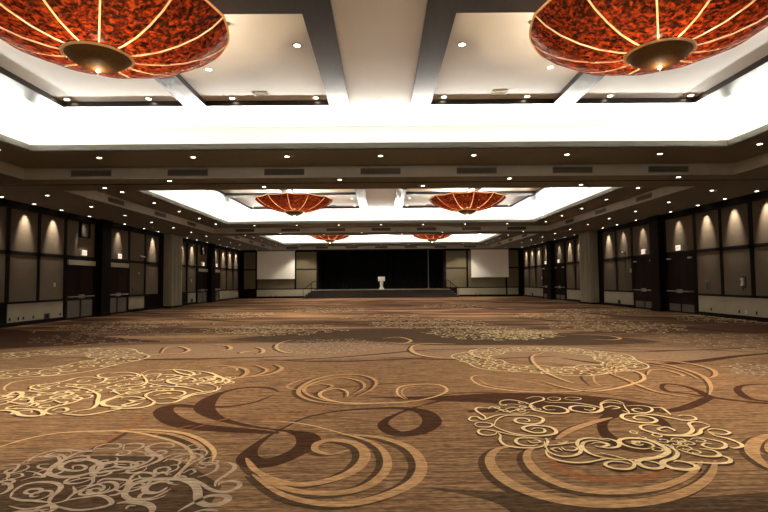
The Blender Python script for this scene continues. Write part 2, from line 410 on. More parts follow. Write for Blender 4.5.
# fills: pale pinkish band and dark drifts, as flat shapes of the carpet's own colour
def FILL(fr, lay, z, top, bot):
    T = catmull([P2(fr, p) for p in top], 6); B = catmull([P2(fr, p) for p in bot], 6)
    n = 40
    def at(Q, t):
        i = t*(len(Q)-1); k = min(int(i), len(Q)-2); u = i-k; return (Q[k][0]+(Q[k+1][0]-Q[k][0])*u, Q[k][1]+(Q[k+1][1]-Q[k][1])*u, z)
    fl.cur = lay
    for i in range(n): fl.quad(at(B, i/n), at(B, (i+1)/n), at(T, (i+1)/n), at(T, i/n))
FILL('P', PINK, .0004, [(30,354),(110,346),(180,344),(256,343),(330,342),(400,345),(512,345),(600,347),(700,348),(767,350)], [(30,354),(110,360),(180,358),(256,360),(330,359),(400,357),(512,360),(600,366),(700,361),(767,356)])
FILL('P', OLIVE, .0009, [(225,340),(300,332),(360,330),(430,330),(512,334),(600,336),(665,342)], [(225,340),(300,343),(360,341),(430,345),(512,345),(600,345),(665,342)])
FILL('P', DARK, .0009, [(-40,327),(20,330),(60,332),(110,337),(160,341)], [(-40,352),(20,348),(60,346),(110,343),(160,342)])
FILL('P', DARK, .0007, [(365,397),(440,396),(500,393),(560,394),(610,398),(660,406)], [(365,397),(440,401),(500,404),(560,412),(610,414),(660,412)])
FILL('P', OLIVE, .0003, [(425,488),(500,492),(560,499),(640,500),(768,492),(900,480)], [(425,488),(500,505),(560,560),(640,580),(768,580),(900,560)])
FILL('P', OLIVE, .0003, [(-60,474),(0,470),(60,458),(130,456),(180,462),(222,486)], [(-60,640),(0,640),(60,600),(130,560),(190,530),(222,486)])
for y0, x0, x1, w in ((358,60,300,.16),(360,256,430,.14),(358,380,560,.12),(349,600,768,.1)):
    S('P', DARK, w, (x0,y0-1), ((2*x0+x1)/3,y0+1.5), ((x0+2*x1)/3,y0+.5), (x1,y0-2))
S('P', DARK, .22, (560,358),(620,365),(690,362),(740,356),(790,352))
S('P', DARK, .12, (256,361),(330,358),(380,354),(430,350),(512,348))
S('P', DARK, .10, (590,350),(640,352),(700,350),(768,353))
# ---- medallion right (cream)
A = 'A'; c = CREAM
S(A,c,.045,(200,100),(212,84),(250,78),(300,84),(350,98),(390,120))
S(A,c,.045,(145,125),(165,115),(200,125),(240,140),(290,130),(330,120),(370,110))
S(A,c,.05,(90,186),(60,186),(46,178),(60,165),(90,166),(118,180),(160,166),(200,155),(250,152),(310,152))
S(A,c,.05,(150,120),(118,117),(90,118),(80,130),(100,146),(128,165),(130,180))
S(A,c,.065,(175,212),(188,182),(230,160),(300,157),(375,160),(425,175),(415,195),(375,203),(320,200),(284,190),(288,176),(320,172),(352,180),(352,190),(330,190))
S(A,c,.045,(75,208),(90,195),(150,198),(168,208),(145,218),(95,216),(75,205))
S(A,c,.07,(168,208),(200,226),(270,250),(350,262),(430,262),(485,252),(490,235),(460,218),(400,210),(345,212),(322,224),(345,238),(390,248),(432,244),(428,228),(390,222),(365,232))
S(A,c,.05,(187,243),(180,255),(140,260),(105,254),(93,240),(110,230),(160,234),(250,254),(330,267),(420,276))
S(A,c,.055,(190,245),(208,262),(205,285),(230,310),(280,321),(340,325),(400,322),(432,310),(432,292))
S(A,c,.055,(400,308),(360,315),(308,308),(286,292),(300,276),(350,274),(400,278))
S(A,c,.035,(345,285),(370,298),(410,295),(400,285),(375,285))
S(A,c,.065,(335,72),(380,62),(422,66),(428,78),(395,88),(366,98),(362,112),(385,130),(440,143),(500,149),(548,142),(548,128),(510,114),(455,109),(428,118),(450,130),(490,128))
S(A,c,.065,(428,86),(470,92),(530,92),(600,95),(680,108),(728,122),(715,138),(670,145),(615,140),(570,130),(566,115),(600,108),(650,112),(688,120),(680,130),(650,130),(635,124))
S(A,c,.03,(445,72),(470,64),(512,69),(505,80),(470,82),(445,72))
S(A,c,.03,(530,72),(560,64),(612,68),(615,76),(570,80),(530,72))
S(A,c,.03,(215,105),(260,100),(310,106),(340,120)); S(A,c,.03,(220,130),(270,118),(330,130),(390,128)); S(A,c,.03,(180,140),(230,128),(260,145),(320,150),(360,138))
S(A,c,.06,(442,320),(455,345),(510,366),(570,367),(612,352),(618,330),(600,306),(612,284),(660,274),(720,281),(770,290))
S(A,c,.06,(768,318),(740,300),(690,288),(640,295),(626,318),(655,348),(715,370),(800,384))
S(A,c,.045,(668,305),(700,298),(745,303),(750,316),(715,320),(690,312))
S(A,c,.055,(438,335),(450,365),(500,388),(580,400),(650,399),(720,386),(775,378))
S(A,c,.045,(435,312),(500,308),(560,300),(600,296)); S(A,c,.04,(518,320),(540,335),(585,338),(600,326),(570,318)); S(A,c,.05,(440,275),(450,295),(435,325)); S(A,c,.04,(500,345),(480,338),(470,330),(500,325),(525,340)); S(A,c,.035,(500,295),(525,300),(550,292),(520,290))
B_='B'
S(B_,c,.05,(-60,135),(-20,140),(10,120),(5,100),(40,90),(90,95),(120,102)); S(B_,c,.04,(0,95),(40,80),(90,84),(125,98))
S(B_,c,.045,(20,120),(60,110),(100,118),(60,126)); S(B_,c,.05,(130,110),(190,107),(250,114),(268,130),(240,144),(190,140),(165,128),(195,122),(220,130)); S(B_,c,.03,(120,100),(130,120),(150,145),(110,130))
S(B_,c,.05,(260,118),(310,118),(340,135),(365,158))
S(B_,c,.07,(230,183),(195,180),(172,170),(195,160),(250,165),(290,182),(265,196),(215,195),(150,185),(112,168),(125,152),(180,150),(280,156),(370,172),(440,184),(492,178),(472,162),(425,157),(398,162))
S(B_,c,.06,(345,240),(310,236),(300,226),(340,218),(378,232),(380,238))
S(B_,c,.07,(310,213),(250,206),(210,212),(215,228),(270,246),(350,260),(440,256),(474,236),(465,215),(455,200),(480,191),(520,195),(566,210))
S(B_,c,.07,(566,212),(520,230),(512,248),(470,262),(410,264),(350,262))
S(B_,c,.05,(548,236),(570,227),(620,231),(664,246),(640,256),(590,252),(552,238))
S(B_,c,.06,(552,242),(590,262),(650,276),(710,298),(728,316),(690,326),(660,318))
S(B_,c,.06,(480,266),(560,280),(625,295),(645,314),(620,328),(565,326),(525,312),(540,300),(580,306))
S(B_,c,.06,(395,330),(460,352),(540,368),(602,368),(610,354),(570,335),(510,328))
S(B_,c,.06,(418,395),(500,400),(600,405),(658,400),(668,385),(640,370),(590,360))
S(B_,c,.09,(260,326),(220,330),(158,321),(108,302),(102,284),(150,275),(230,280),(300,305),(345,335),(338,356),(285,376),(220,384),(192,396),(212,416),(262,431),(312,428),(316,414),(280,398),(222,389))
S(B_,c,.06,(262,326),(275,315),(250,300),(200,292),(170,302),(200,312),(225,306))
S(B_,c,.085,(335,308),(375,328),(398,355),(375,380),(335,390),(322,405),(368,428),(440,437),(492,430),(490,415),(450,400),(400,392),(375,396))
S(B_,c,.06,(-20,318),(50,326),(96,316),(92,296),(50,280),(-10,276)); S(B_,c,.05,(-10,300),(28,300),(42,310),(10,314))
S(B_,c,.055,(0,350),(80,368),(160,393),(176,415),(150,433),(90,433),(38,420),(28,405),(60,394),(115,397),(165,410))
S(B_,c,.04,(0,380),(60,382),(130,386),(200,385))
for q in ((400,285,20),(440,300,22),(380,300,18),(430,325,20),(500,285,20),(480,345,18)):
    S(B_,c,.03,(q[0]-q[2]*2,q[1]),(q[0]-q[2],q[1]-10),(q[0]+q[2],q[1]-6),(q[0]+q[2]*2,q[1]+6),(q[0],q[1]+8),(q[0]-4,q[1]+1))
# ---- medallion left (cream)
C_='C'
S(C_,c,.07,(-60,322),(0,325),(50,325),(98,335),(130,355),(200,362),(268,355),(275,335),(240,321),(160,316),(80,315),(40,318))
S(C_,c,.07,(-40,300),(60,272),(120,242),(142,217),(100,205),(60,222),(10,240),(-40,250))
S(C_,c,.055,(142,205),(200,203),(300,215),(370,210),(430,206),(465,213),(440,228),(380,240),(300,258),(220,280),(180,300),(120,306))
S(C_,c,.055,(250,192),(195,182),(225,164),(320,155),(420,135),(500,115),(600,112),(650,125))
S(C_,c,.05,(420,152),(480,160),(560,160),(620,153),(662,140),(680,120),(640,112),(628,98),(680,86),(768,82))
S(C_,c,.06,(440,235),(500,240),(522,250),(480,270),(420,286),(350,302),(300,320),(288,338),(330,350),(365,345))
S(C_,c,.05,(330,328),(370,312),(420,310),(432,324),(400,335),(352,335))
S(C_,LITE,.06,(45,198),(28,190),(35,170),(80,145),(160,130),(260,120))
S(C_,c,.06,(550,185),(600,205),(632,225),(625,262),(620,288),(580,315),(500,328),(430,345))
S(C_,c,.06,(400,345),(520,356),(620,345),(700,330),(790,312))
S(C_,c,.07,(790,235),(720,250),(660,275),(670,293),(730,300),(790,302)); S(C_,c,.05,(620,290),(660,265),(720,245),(790,232))
S(C_,c,.05,(200,180),(250,192),(330,168)); S(C_,c,.05,(-20,275),(80,255),(170,243),(205,262),(160,282),(80,274),(40,262)); S(C_,c,.05,(420,168),(500,178),(570,190)); S(C_,c,.045,(340,255),(390,275),(430,270),(400,290),(350,300)); S(C_,c,.045,(180,300),(230,280),(240,292),(200,305))
S(C_,c,.045,(-20,225),(40,232),(80,240),(20,255))
D_='D'
S(D_,c,.05,(-10,82),(60,70),(130,74),(166,88),(130,100),(60,116),(0,132)); S(D_,c,.045,(40,90),(90,86),(140,90),(150,82))
S(D_,c,.055,(170,76),(220,58),(300,57),(360,54),(425,62),(462,76),(430,92),(370,100),(318,112),(330,128),(400,136),(480,130),(550,134),(592,150))
S(D_,c,.055,(170,76),(192,100),(202,120),(180,140),(120,150),(60,160),(0,166))
S(D_,c,.05,(255,102),(282,84),(340,84),(395,92),(360,110),(300,106)); S(D_,c,.055,(345,54),(380,72),(450,86),(470,76)); S(D_,c,.06,(420,58),(500,64),(555,74),(606,95),(655,114),(638,130),(600,142))
S(D_,c,.055,(475,102),(530,94),(580,92),(622,106),(600,126),(560,116)); S(D_,c,.05,(560,70),(580,90),(560,110),(520,100))
S(D_,c,.06,(590,150),(582,170),(520,185),(450,195),(400,215),(350,235),(280,240),(230,236))
S(D_,c,.05,(610,148),(590,166),(530,176),(470,184),(420,198),(380,212),(320,210),(262,216))
S(D_,c,.07,(245,225),(232,245),(180,262),(100,267),(0,270)); S(D_,c,.05,(0,262),(60,262),(120,250),(180,236))
S(D_,c,.055,(250,232),(216,214),(195,198),(212,184),(260,172),(330,169),(398,174),(412,186),(382,202),(345,212)); S(D_,c,.045,(240,200),(280,188),(330,186),(310,180))
S(D_,c,.06,(190,228),(130,230),(110,222),(130,232),(85,245),(70,250),(110,256),(170,240)); S(D_,c,.05,(0,216),(50,195),(110,182),(180,176),(222,166),(300,158))
S(D_,c,.05,(60,212),(80,206),(140,204),(188,214),(140,224),(95,222)); S(D_,c,.045,(200,125),(260,140),(330,146),(400,150),(480,166),(520,180)); S(D_,c,.045,(400,110),(440,100),(470,112),(430,122)); S(D_,c,.045,(55,190),(20,175),(0,180))
S(D_,TAN,.14,(655,110),(715,95),(752,72),(742,50),(685,38),(600,32),(505,40))
S(D_,LITE,.06,(690,60),(700,50),(670,42),(610,44))
# ---- medallion at lower left (grey)
E_='E'; g = GREY
S(E_,g,.04,(-20,250),(50,240),(110,238),(90,268),(50,298),(40,328)); S(E_,g,.035,(0,290),(40,290),(50,310),(10,325))
S(E_,g,.045,(130,230),(180,200),(250,170),(330,152),(420,151),(500,158),(600,155),(700,150))
S(E_,g,.05,(160,228),(190,200),(260,186),(335,190),(352,215),(330,245),(280,262),(228,255),(232,238),(290,233))
S(E_,g,.05,(340,262),(362,220),(384,195),(350,176),(280,180))
S(E_,g,.085,(430,262),(432,245),(480,240),(506,254),(480,270),(420,273),(364,262),(358,245),(400,220),(470,205),(540,209),(592,235),(582,265),(520,290),(440,306),(350,309),(298,295),(288,275),(320,240),(380,205),(450,170),(520,155),(600,140),(690,140))
S(E_,g,.045,(550,147),(580,125),(640,114),(700,114),(706,135),(650,145),(596,146))
S(E_,g,.06,(200,412),(150,405),(170,385),(230,380),(245,395),(210,412)); S(E_,g,.065,(60,430),(80,395),(140,357),(230,340),(320,344),(358,365),(342,395),(302,430),(290,460),(330,475))
S(E_,g,.06,(60,430),(120,446),(200,450),(290,462)); S(E_,g,.06,(290,470),(380,450),(440,405),(520,370),(580,350),(640,339),(682,350),(684,375),(640,396),(580,407),(530,396),(545,380),(600,384))
S(E_,g,.06,(290,500),(340,488),(440,505),(560,496),(652,470),(642,440),(590,420),(510,428),(430,440),(340,462)); S(E_,g,.06,(570,345),(610,322),(680,322),(740,328),(785,345)); S(E_,g,.06,(750,328),(742,380),(690,412),(640,420))
S(E_,g,.06,(-20,340),(50,350),(62,375),(30,400),(-20,418)); S(E_,g,.035,(65,300),(120,288),(132,305),(90,318),(50,322)); S(E_,g,.04,(120,332),(200,310),(262,310),(205,282),(150,275)); S(E_,g,.05,(368,352),(450,325),(530,315),(548,335),(508,372)); S(E_,g,.04,(430,365),(440,400),(400,430)); S(E_,g,.045,(50,480),(150,500),(260,480),(300,470),(302,520)); S(E_,g,.04,(540,290),(560,300),(540,330)); S(E_,g,.04,(740,500),(760,480),(800,480))
S(E_,g,.06,(0,560),(80,520),(200,510),(290,500)); S(E_,g,.06,(330,560),(400,530),(520,530),(600,560),(500,590)); S(E_,g,.06,(-80,300),(-50,280),(-20,300),(-60,330),(-110,320),(-120,280),(-60,255))
G_='G'
S(G_,g,.045,(20,150),(28,120),(90,110),(138,118),(120,140),(60,156),(25,152))
S(G_,g,.075,(300,138),(318,122),(290,110),(220,112),(163,130),(168,155),(215,178),(242,200),(200,226),(130,252),(60,276),(-10,292))
S(G_,g,.035,(318,120),(300,136),(262,134)); S(G_,g,.075,(70,155),(140,165),(196,188),(165,220),(110,244),(30,262),(-60,275),(-130,285),(-165,270),(-150,245),(-80,225),(0,220),(60,222),(102,236),(60,252),(0,252),(-30,244),(0,236),(40,238))
S(G_,g,.045,(255,222),(290,204),(350,214),(342,236),(290,242)); S(G_,g,.055,(110,300),(130,320),(200,308),(190,290),(130,284),(80,300),(45,340),(-20,385))
S(G_,g,.085,(280,370),(230,400),(165,402),(146,385),(170,358),(240,338),(315,345)); S(G_,g,.11,(300,380),(200,430),(100,441),(38,432),(30,400),(66,360),(150,330),(255,322),(360,324),(430,350),(456,390),(460,440),(490,470),(560,476),(622,455),(635,430),(590,419),(520,424),(460,450),(400,480),(340,515))
S(G_,g,.07,(350,320),(420,320),(480,350),(540,386),(620,396),(692,372),(702,345),(650,334),(590,344),(580,360)); S(G_,g,.065,(560,366),(568,335),(620,300),(668,265),(672,240),(640,225),(605,230))
S(G_,g,.05,(440,250),(470,230),(540,224),(574,240),(560,272),(500,300),(450,312)); S(G_,g,.035,(450,245),(490,256),(512,243)); S(G_,g,.045,(290,148),(400,150),(480,148),(512,160),(500,188)); S(G_,g,.05,(240,212),(300,180),(400,170),(470,177),(482,196),(440,216),(388,216),(400,198)); S(G_,g,.04,(218,265),(270,250),(294,265),(270,285),(302,296)); S(G_,g,.04,(335,320),(370,270),(420,230),(455,214)); S(G_,g,.04,(366,290),(420,264),(442,280),(408,296)); S(G_,g,.04,(220,300),(250,280),(280,300))
S(G_,g,.10,(-20,465),(40,458),(100,460),(165,472),(192,500),(170,540)); S(G_,g,.05,(420,525),(500,504),(580,512)); S(G_,g,.05,(0,400),(60,440),(-20,470)); S(G_,g,.05,(200,560),(300,540),(400,560),(320,590))
S(E_,LITE,.07,(-60,150),(0,131),(60,112),(150,86),(300,55),(450,42),(600,38),(700,37),(826,50),(936,75),(1026,100),(1096,135),(1131,180),(1106,230),(1046,290),(1006,320))
S(G_,LITE,.10,(-30,36),(120,30),(250,35),(370,50),(470,85),(532,130),(557,170),(545,218))
S(G_,TAN,.10,(0,42),(150,42),(300,56),(410,90),(480,130),(505,160))
S(E_,RUST,.08,(840,-60),(800,-10),(740,30),(640,90),(560,150)); S(E_,OLIVE,.14,(760,40),(660,90),(560,140),(500,180)); S(G_,RUST,.05,(140,90),(260,40),(440,0))
# ---- centre: dark vines
H_='H'
S(H_,DARK,.3,(330,56,.05),(300,46,.16),(240,46,.16),(185,58,.18),(150,78,.42),(140,100,.46),(175,124,.26),(240,141,.14),(310,152,.08),(360,158,.18),(400,170,.42),(404,192,.44),(370,214,.34),(320,234,.38),(270,238,.46),(250,224,.36),(264,200,.2),(300,172,.10),(340,150,.06),(400,122,.07),(480,106,.10),(560,100,.14),(640,98,.2),(700,108,.36),(722,132,.40),(695,156,.34),(640,164,.32),(604,150,.28),(600,132,.18),(640,110,.10),(700,90,.09),(775,72,.14))
S(H_,DARK,.3,(320,62,.02),(270,82,.10),(200,94,.12),(120,94,.2),(60,92,.3),(34,106,.42),(60,130,.46),(120,146,.40),(190,152,.34),(270,158,.26),(330,162,.10))
S(H_,RUST,.05,(80,160),(200,125),(330,118),(400,100),(480,85)); S(H_,RUST,.04,(260,140),(400,112),(520,92)); S(H_,RUST,.07,(660,96),(720,90),(790,100))
t = TAN
S(H_,t,.17,(246,226),(262,252),(310,278),(375,294),(450,285),(512,264),(546,235),(548,208),(522,188),(470,180),(430,188),(424,206),(462,216),(512,205))
S(H_,t,.15,(250,228),(290,275),(350,305),(430,316),(510,312),(570,290),(606,252),(602,215),(572,188),(520,168))
S(H_,t,.17,(262,268),(330,315),(420,341),(520,342),(620,316),(682,280),(694,238),(664,200),(600,176),(540,168),(490,166))
S(H_,LITE,.05,(550,180),(480,160),(410,142),(340,133),(280,132))
S(H_,LITE,.09,(640,82),(560,86),(490,84),(440,70),(440,56),(480,48),(505,56),(505,70)); S(H_,LITE,.08,(520,88),(640,84),(718,72),(760,54),(742,39),(690,37),(640,44),(634,62),(655,76))
S(H_,t,.12,(600,86),(500,88),(420,80),(382,62),(390,42),(430,22),(490,12),(545,14),(578,28),(570,48),(530,68)); S(H_,t,.1,(540,84),(470,82),(410,66),(395,48),(430,30),(490,20),(540,30),(548,46),(520,62)); S(H_,t,.07,(380,52),(350,44),(375,30),(430,14)); S(H_,t,.09,(400,42),(440,36),(468,42),(440,52))
S(H_,t,.05,(660,76),(645,60),(655,46),(700,40)); S(H_,t,.16,(190,18),(250,18),(310,10),(338,-4),(320,-14)); S(H_,t,.12,(200,24),(270,14),(300,0),(270,-12))
# ---- rings round the right medallion
I_='I'
S(I_,t,.2,(120,92),(78,100),(56,125),(72,160),(120,195),(200,224),(300,240),(400,241),(500,228),(580,200),(622,165),(634,130))
S(I_,t,.17,(170,98),(153,108),(154,132),(185,165),(250,195),(330,209),(420,208),(500,195),(570,165),(600,130)); S(I_,RUST,.16,(205,105),(222,140),(280,168),(360,180),(450,174),(530,150)); S(I_,t,.16,(225,76),(265,52),(320,32),(370,20))
S(I_,t,.2,(790,60),(740,78),(728,110),(770,150)); S(I_,t,.14,(800,80),(775,90),(770,110))
S(I_,DARK,.3,(380,8,.4),(350,25,.22),(345,50,.2),(375,80,.3),(430,100,.4),(490,90,.3),(510,70,.12)); S(I_,DARK,.3,(290,8,.25),(380,6,.45),(470,20,.35),(520,50,.12)); S(I_,DARK,.3,(0,4,.15),(60,2,.3),(160,0,.3),(290,6,.2))
N_='N'
S(N_,DARK,.2,(308,205,.1),(325,190,.14),(400,198,.16),(470,222,.2),(515,245,.24),(600,258,.2),(690,268,.18),(790,276,.2)); S(N_,DARK,.2,(308,205,.12),(335,222,.16),(420,232,.14),(485,244,.14)); S(N_,DARK,.2,(515,248,.22),(460,275,.26),(390,298,.26),(300,312,.2)); S(N_,DARK,.16,(800,190,.1),(680,194,.12),(638,208,.16),(650,232,.2),(695,256,.2),(790,268,.16))
S(N_,RUST,.09,(520,262),(640,280),(790,300)); S(N_,DARK,.06,(0,225),(150,245),(300,265),(420,270)); S(N_,DARK,.05,(0,190),(180,215),(300,245))
S(N_,t,.15,(70,112),(92,92),(180,83),(300,88),(420,100),(508,120),(542,140),(530,160),(480,166)); S(N_,t,.14,(90,135),(112,106),(200,95),(320,105),(420,130),(492,160),(522,200),(515,238)); S(N_,t,.1,(110,150),(120,118),(200,104),(300,112),(400,136),(470,168)); S(N_,t,.1,(70,115),(92,145),(160,172),(210,195),(300,226),(450,250))
S(N_,t,.12,(248,150),(262,131),(320,129),(380,144),(402,155),(350,160)); S(N_,LITE,.1,(-200,180),(-100,208),(0,222),(90,214),(180,192),(232,170),(222,146),(165,130),(90,130),(50,120)); S(N_,DARK,.1,(60,135),(0,135),(-40,160),(0,200)) ; S(N_,t,.06,(50,140),(20,150),(20,180),(50,200))
M_='M'
S(M_,LITE,.07,(300,135),(252,137),(236,150),(270,174),(350,190),(470,200),(600,200),(700,192),(780,178)); S(M_,t,.07,(262,150),(300,172),(380,184),(480,192),(600,192)); S(M_,t,.04,(300,136),(400,150),(500,170),(590,200))
S(M_,LITE,.1,(560,52),(500,52),(470,64),(478,90),(522,124),(580,150),(628,166)); S(M_,LITE,.1,(175,16),(60,15),(8,25),(22,50),(80,64),(175,69)); S(M_,LITE,.1,(325,40),(260,39),(238,50),(262,66),(330,78),(420,88))
S(M_,DARK,.07,(0,45),(120,44),(240,36),(400,32),(560,40),(768,30)); S(M_,DARK,.1,(0,64),(150,70),(300,76),(420,82))
S(M_,DARK,.07,(-100,240),(0,228),(100,214),(250,202),(400,206),(600,210),(768,206)); S('P',DARK,.05,(290,400),(340,388),(400,383),(440,382))
# ---- middle distance curls
J_='J'; K_='K'; L_='L'
S(J_,LITE,.14,(485,160),(500,143),(540,140),(568,150),(540,160),(460,165),(440,172)); S(J_,LITE,.16,(640,135),(685,138),(690,148),(650,152)); S(J_,LITE,.16,(720,160),(735,156),(790,152)); S(J_,RUST,.16,(540,115),(590,118),(612,126),(590,130),(540,132))
S(J_,TAN,.14,(100,100),(115,90),(200,84),(300,80)); S(J_,TAN,.16,(640,75),(650,68),(720,66))
S(K_,LITE,.14,(110,120),(70,130),(62,145),(90,158),(140,160)); S(K_,LITE,.1,(470,140),(462,150),(490,165),(560,175),(640,176)); S(K_,LITE,.1,(650,150),(640,158),(670,172),(720,178)); S(K_,LITE,.14,(380,115),(430,112),(465,122),(440,130),(385,126)); S(K_,TAN,.1,(495,96),(520,100),(640,105)); S(K_,LITE,.1,(400,133),(500,130),(600,133))
S(K_,LITE,.14,(0,142),(20,148),(20,158),(0,162)); S(L_,LITE,.14,(230,105),(290,108),(325,115),(300,120),(240,118)); S(L_,TAN,.1,(70,165),(120,150),(200,150))
S(K_,RUST,.2,(40,70),(160,74),(250,70),(340,68)); S(K_,RUST,.16,(340,70),(420,78),(560,76),(640,80))
for (x0, y0, x1, y1, w) in ((0,317,120,321,.5),(60,311,220,314,.5),(256,308,400,306,.5),(330,312,470,314,.4),(420,309,560,308,.5),(560,312,640,316,.5),(300,321,380,324,.3),(500,319,600,322,.4),(600,316,760,322,.5),(240,303,420,302,.5),(430,301,540,302,.5),(640,326,768,333,.4),(150,318,270,322,.4)):
    S('P', DARK, w, (x0,y0),((2*x0+x1)/3,y0*.6+y1*.4-1),((x0+2*x1)/3,y0*.4+y1*.6+1),(x1,y1))
for (x0, y0, x1, y1, w) in ((100,314,300,310,.5),(256,317,512,316,.5),(480,312,700,318,.4),(200,305,330,303,.5),(400,304,560,305,.5)):
    S('P', PINK, w, (x0,y0),((2*x0+x1)/3,y0*.6+y1*.4+.6),((x0+2*x1)/3,y0*.4+y1*.6-.6),(x1,y1))
MEDALS = [(30,402,.7,CREAM,0,12,.035,.17),(75,388,.8,CREAM,0,14,.035,.17),(165,382,.8,CREAM,0,16,.035,.16),(215,381,.35,CREAM,0,7,.035,.12),(60,480,.75,GREY,0,16,.03,.12),(150,470,.6,GREY,0,12,.03,.11),(655,441,.3,CREAM,0,8,.02,.07),(515,407,.3,CREAM,0,6,.02,.08),(330,346,1.45,GREY,0,70,.035,.17),(292,329.5,1.9,CREAM,0,50,.04,.2),(428,323.5,2.2,CREAM,0,70,.05,.22),(490,333,1.9,CREAM,0,80,.05,.2),
  (518,334.5,1.2,CREAM,0,30,.05,.2),(614,326,2.3,CREAM,0,60,.045,.22),(735,319,2.2,CREAM,0,60,.05,.22),(745,341,1.9,GREY,0,50,.045,.2),(128,325,2.3,CREAM,0,60,.04,.22),(115,336,2.2,GREY,0,60,.035,.2),
  (35,362,2.0,CREAM,.55,60,.04,.2),(235,315,2.0,CREAM,0,40,.05,.24),(545,358.5,1.75,CREAM,.62,95,.032,.15),(775,371,.75,GREY,0,26,.04,.15),
  (330,310,2.2,CREAM,0,40,.05,.24),(600,311,2.2,CREAM,0,40,.05,.24),(450,306,2.2,CREAM,0,40,.05,.24),(250,329,1.6,CREAM,0,40,.04,.2),(560,316,2.0,CREAM,0,40,.04,.22),(380,317,1.8,CREAM,0,30,.04,.22)]
ZLAY = {OLIVE: .0010, PINK: .0004, RUST: .0028, DARK: .0020, TAN: .0036, GREY: .0060, CREAM: .0068, LITE: .0044}
for si, (fr, lay, w, pts) in enumerate(STROKES):
    raw = []
    for p in pts:
        x, y = P2(fr, p); raw.append((x, y, p[2] if len(p) > 2 else -1))
    Q = catmull(raw, 7)
    K_ = {CREAM: .85 if fr in 'CD' else .62, GREY: .62, TAN: .6, LITE: .6, DARK: .56, RUST: .7, OLIVE: .7, PINK: 1}[lay] if fr != 'P' else 1
    n = len(Q); R = [(x, y, (max(.004, ww)/2 if ww > 0 and len(pts[0]) > 2 else prof(w, i/(n-1))/2)*K_) for i, (x, y, ww) in enumerate(Q)]
    z = ZLAY[lay]+(si % 17)*.00003
    if lay in (TAN, LITE) and w >= .09:
        ribbon(R, ZLAY[OLIVE]+(si % 17)*.00003, OLIVE, -.05, -.03, 1.35)
    if lay in (CREAM,):
        ribbon(R, ZLAY[OLIVE]+.0008+(si % 17)*.00002, DARK, -.012, -.03, 1.3)
    ribbon(R, z, lay)
def curl(cx, cy, r, a0, turns, sg, w, lay):
    P = []; n = 16
    for i in range(n+1):
        t = i/n; rr = r*(1-.82*t); a = a0+sg*2*PI*turns*t
        P.append((cx+rr*math.cos(a), cy+rr*math.sin(a), prof(w, t)/2))
    ribbon(P, ZLAY[lay]+random.random()*.0003, lay)
def medallion(px, py, rad, lay, ring=.0, num=46, w=.035, size=.2):
    cx, cy = onfloor(px, py)
    for i in range(num):
        a = 2*PI*i*.381966; q = math.sqrt(ring*ring+(1-ring*ring)*((i+.5)/num))
        x, y = cx+rad*q*math.cos(a), cy+rad*q*math.sin(a)
        curl(x, y, size*random.uniform(.75, 1.2), random.uniform(0, 2*PI), random.uniform(.9, 1.4), random.choice((-1, 1)), w, lay)
    if ring > .3:
        for q in (ring*.95, 1.03):
            P = []
            for i in range(73):
                a = 2*PI*i/72; rr = rad*(q+.05*math.sin(7*a)); P.append((cx+rr*math.cos(a), cy+rr*math.sin(a), w*.4))
            ribbon(P, ZLAY[lay]+.0004, lay)
for m_ in MEDALS: medallion(*m_)
cm = [carpet_mat('carpet_brown', (112, 86, 62), (160, 125, 92), .5, big=((100, 70, 52), (176, 138, 104))),
      carpet_mat('carpet_olive', (74, 56, 40), (98, 76, 54), .5),
      carpet_mat('carpet_rust', (138, 90, 56), (160, 106, 68), .45),
      carpet_mat('carpet_dark', (62, 38, 25), (80, 52, 34), .4),
      carpet_mat('carpet_tan', (172, 134, 94), (196, 156, 114), .35),
      carpet_mat('carpet_grey', (166, 146, 126), (190, 168, 146), .3),
      carpet_mat('carpet_cream', (226, 203, 156), (240, 220, 174), .25),
      carpet_mat('carpet_pink', (142, 113, 88), (160, 130, 104), .35),
      carpet_mat('carpet_light', (200, 162, 116), (216, 180, 134), .3)]
floor = struct('floor', fl, cm, 'brown patterned ballroom carpet with cream scrolls and tan rings')

# ------------------------------------------------------------------ stage
st = tag(empty('stage', (0, YB, 0)), 'low black-brown stage running under the dark curtain at the end wall', 'stage')
MB().box(-6.2, 6.1, -1.9, 4.2, .76, .80).build('stage_deck', M['stagetop'], st)
b = MB(); b.box(-6.45, 6.35, -1.92, -.001, .0, .76); b.box(-6.19, 6.09, -.001, 4.2, 0, .76); b.build('stage_front', M['stage'], st)
MB().box(-6.45, 6.35, -1.95, -1.9, .765, .815).build('edge_strip', M['edge'], st)
MB().box(.0, .03, -1.935, -1.92, .05, .75).build('seam_strip', M['dark'], st)
for s, side in ((-1, 'left'), (1, 'right')):
    x0 = s*6.46 if s < 0 else 6.36
    e = tag(empty('stage_steps', (x0, YB-1.1, 0)), 'dark steps climbing to the %s end of the stage' % side, 'steps')
    for k in range(4):
        MB().box(s*.0, s*(.95-.24*k), -.6, .6, .19*k, .19*(k+1)-.001).build('step', M['stage'], e)
    h = MB(); h.tube([(s*1.0, -.55, .95), (s*.75, -.55, .95), (s*-.05, -.55, 1.62), (s*-.3, -.55, 1.62)], .03)
    h.tube([(s*.93, -.55, .0), (s*.93, -.55, .95)], .022)
    h.tube([(s*.15, -.55, .77), (s*.15, -.55, 1.5)], .022)
    h.build('handrail', M['dark'], e)
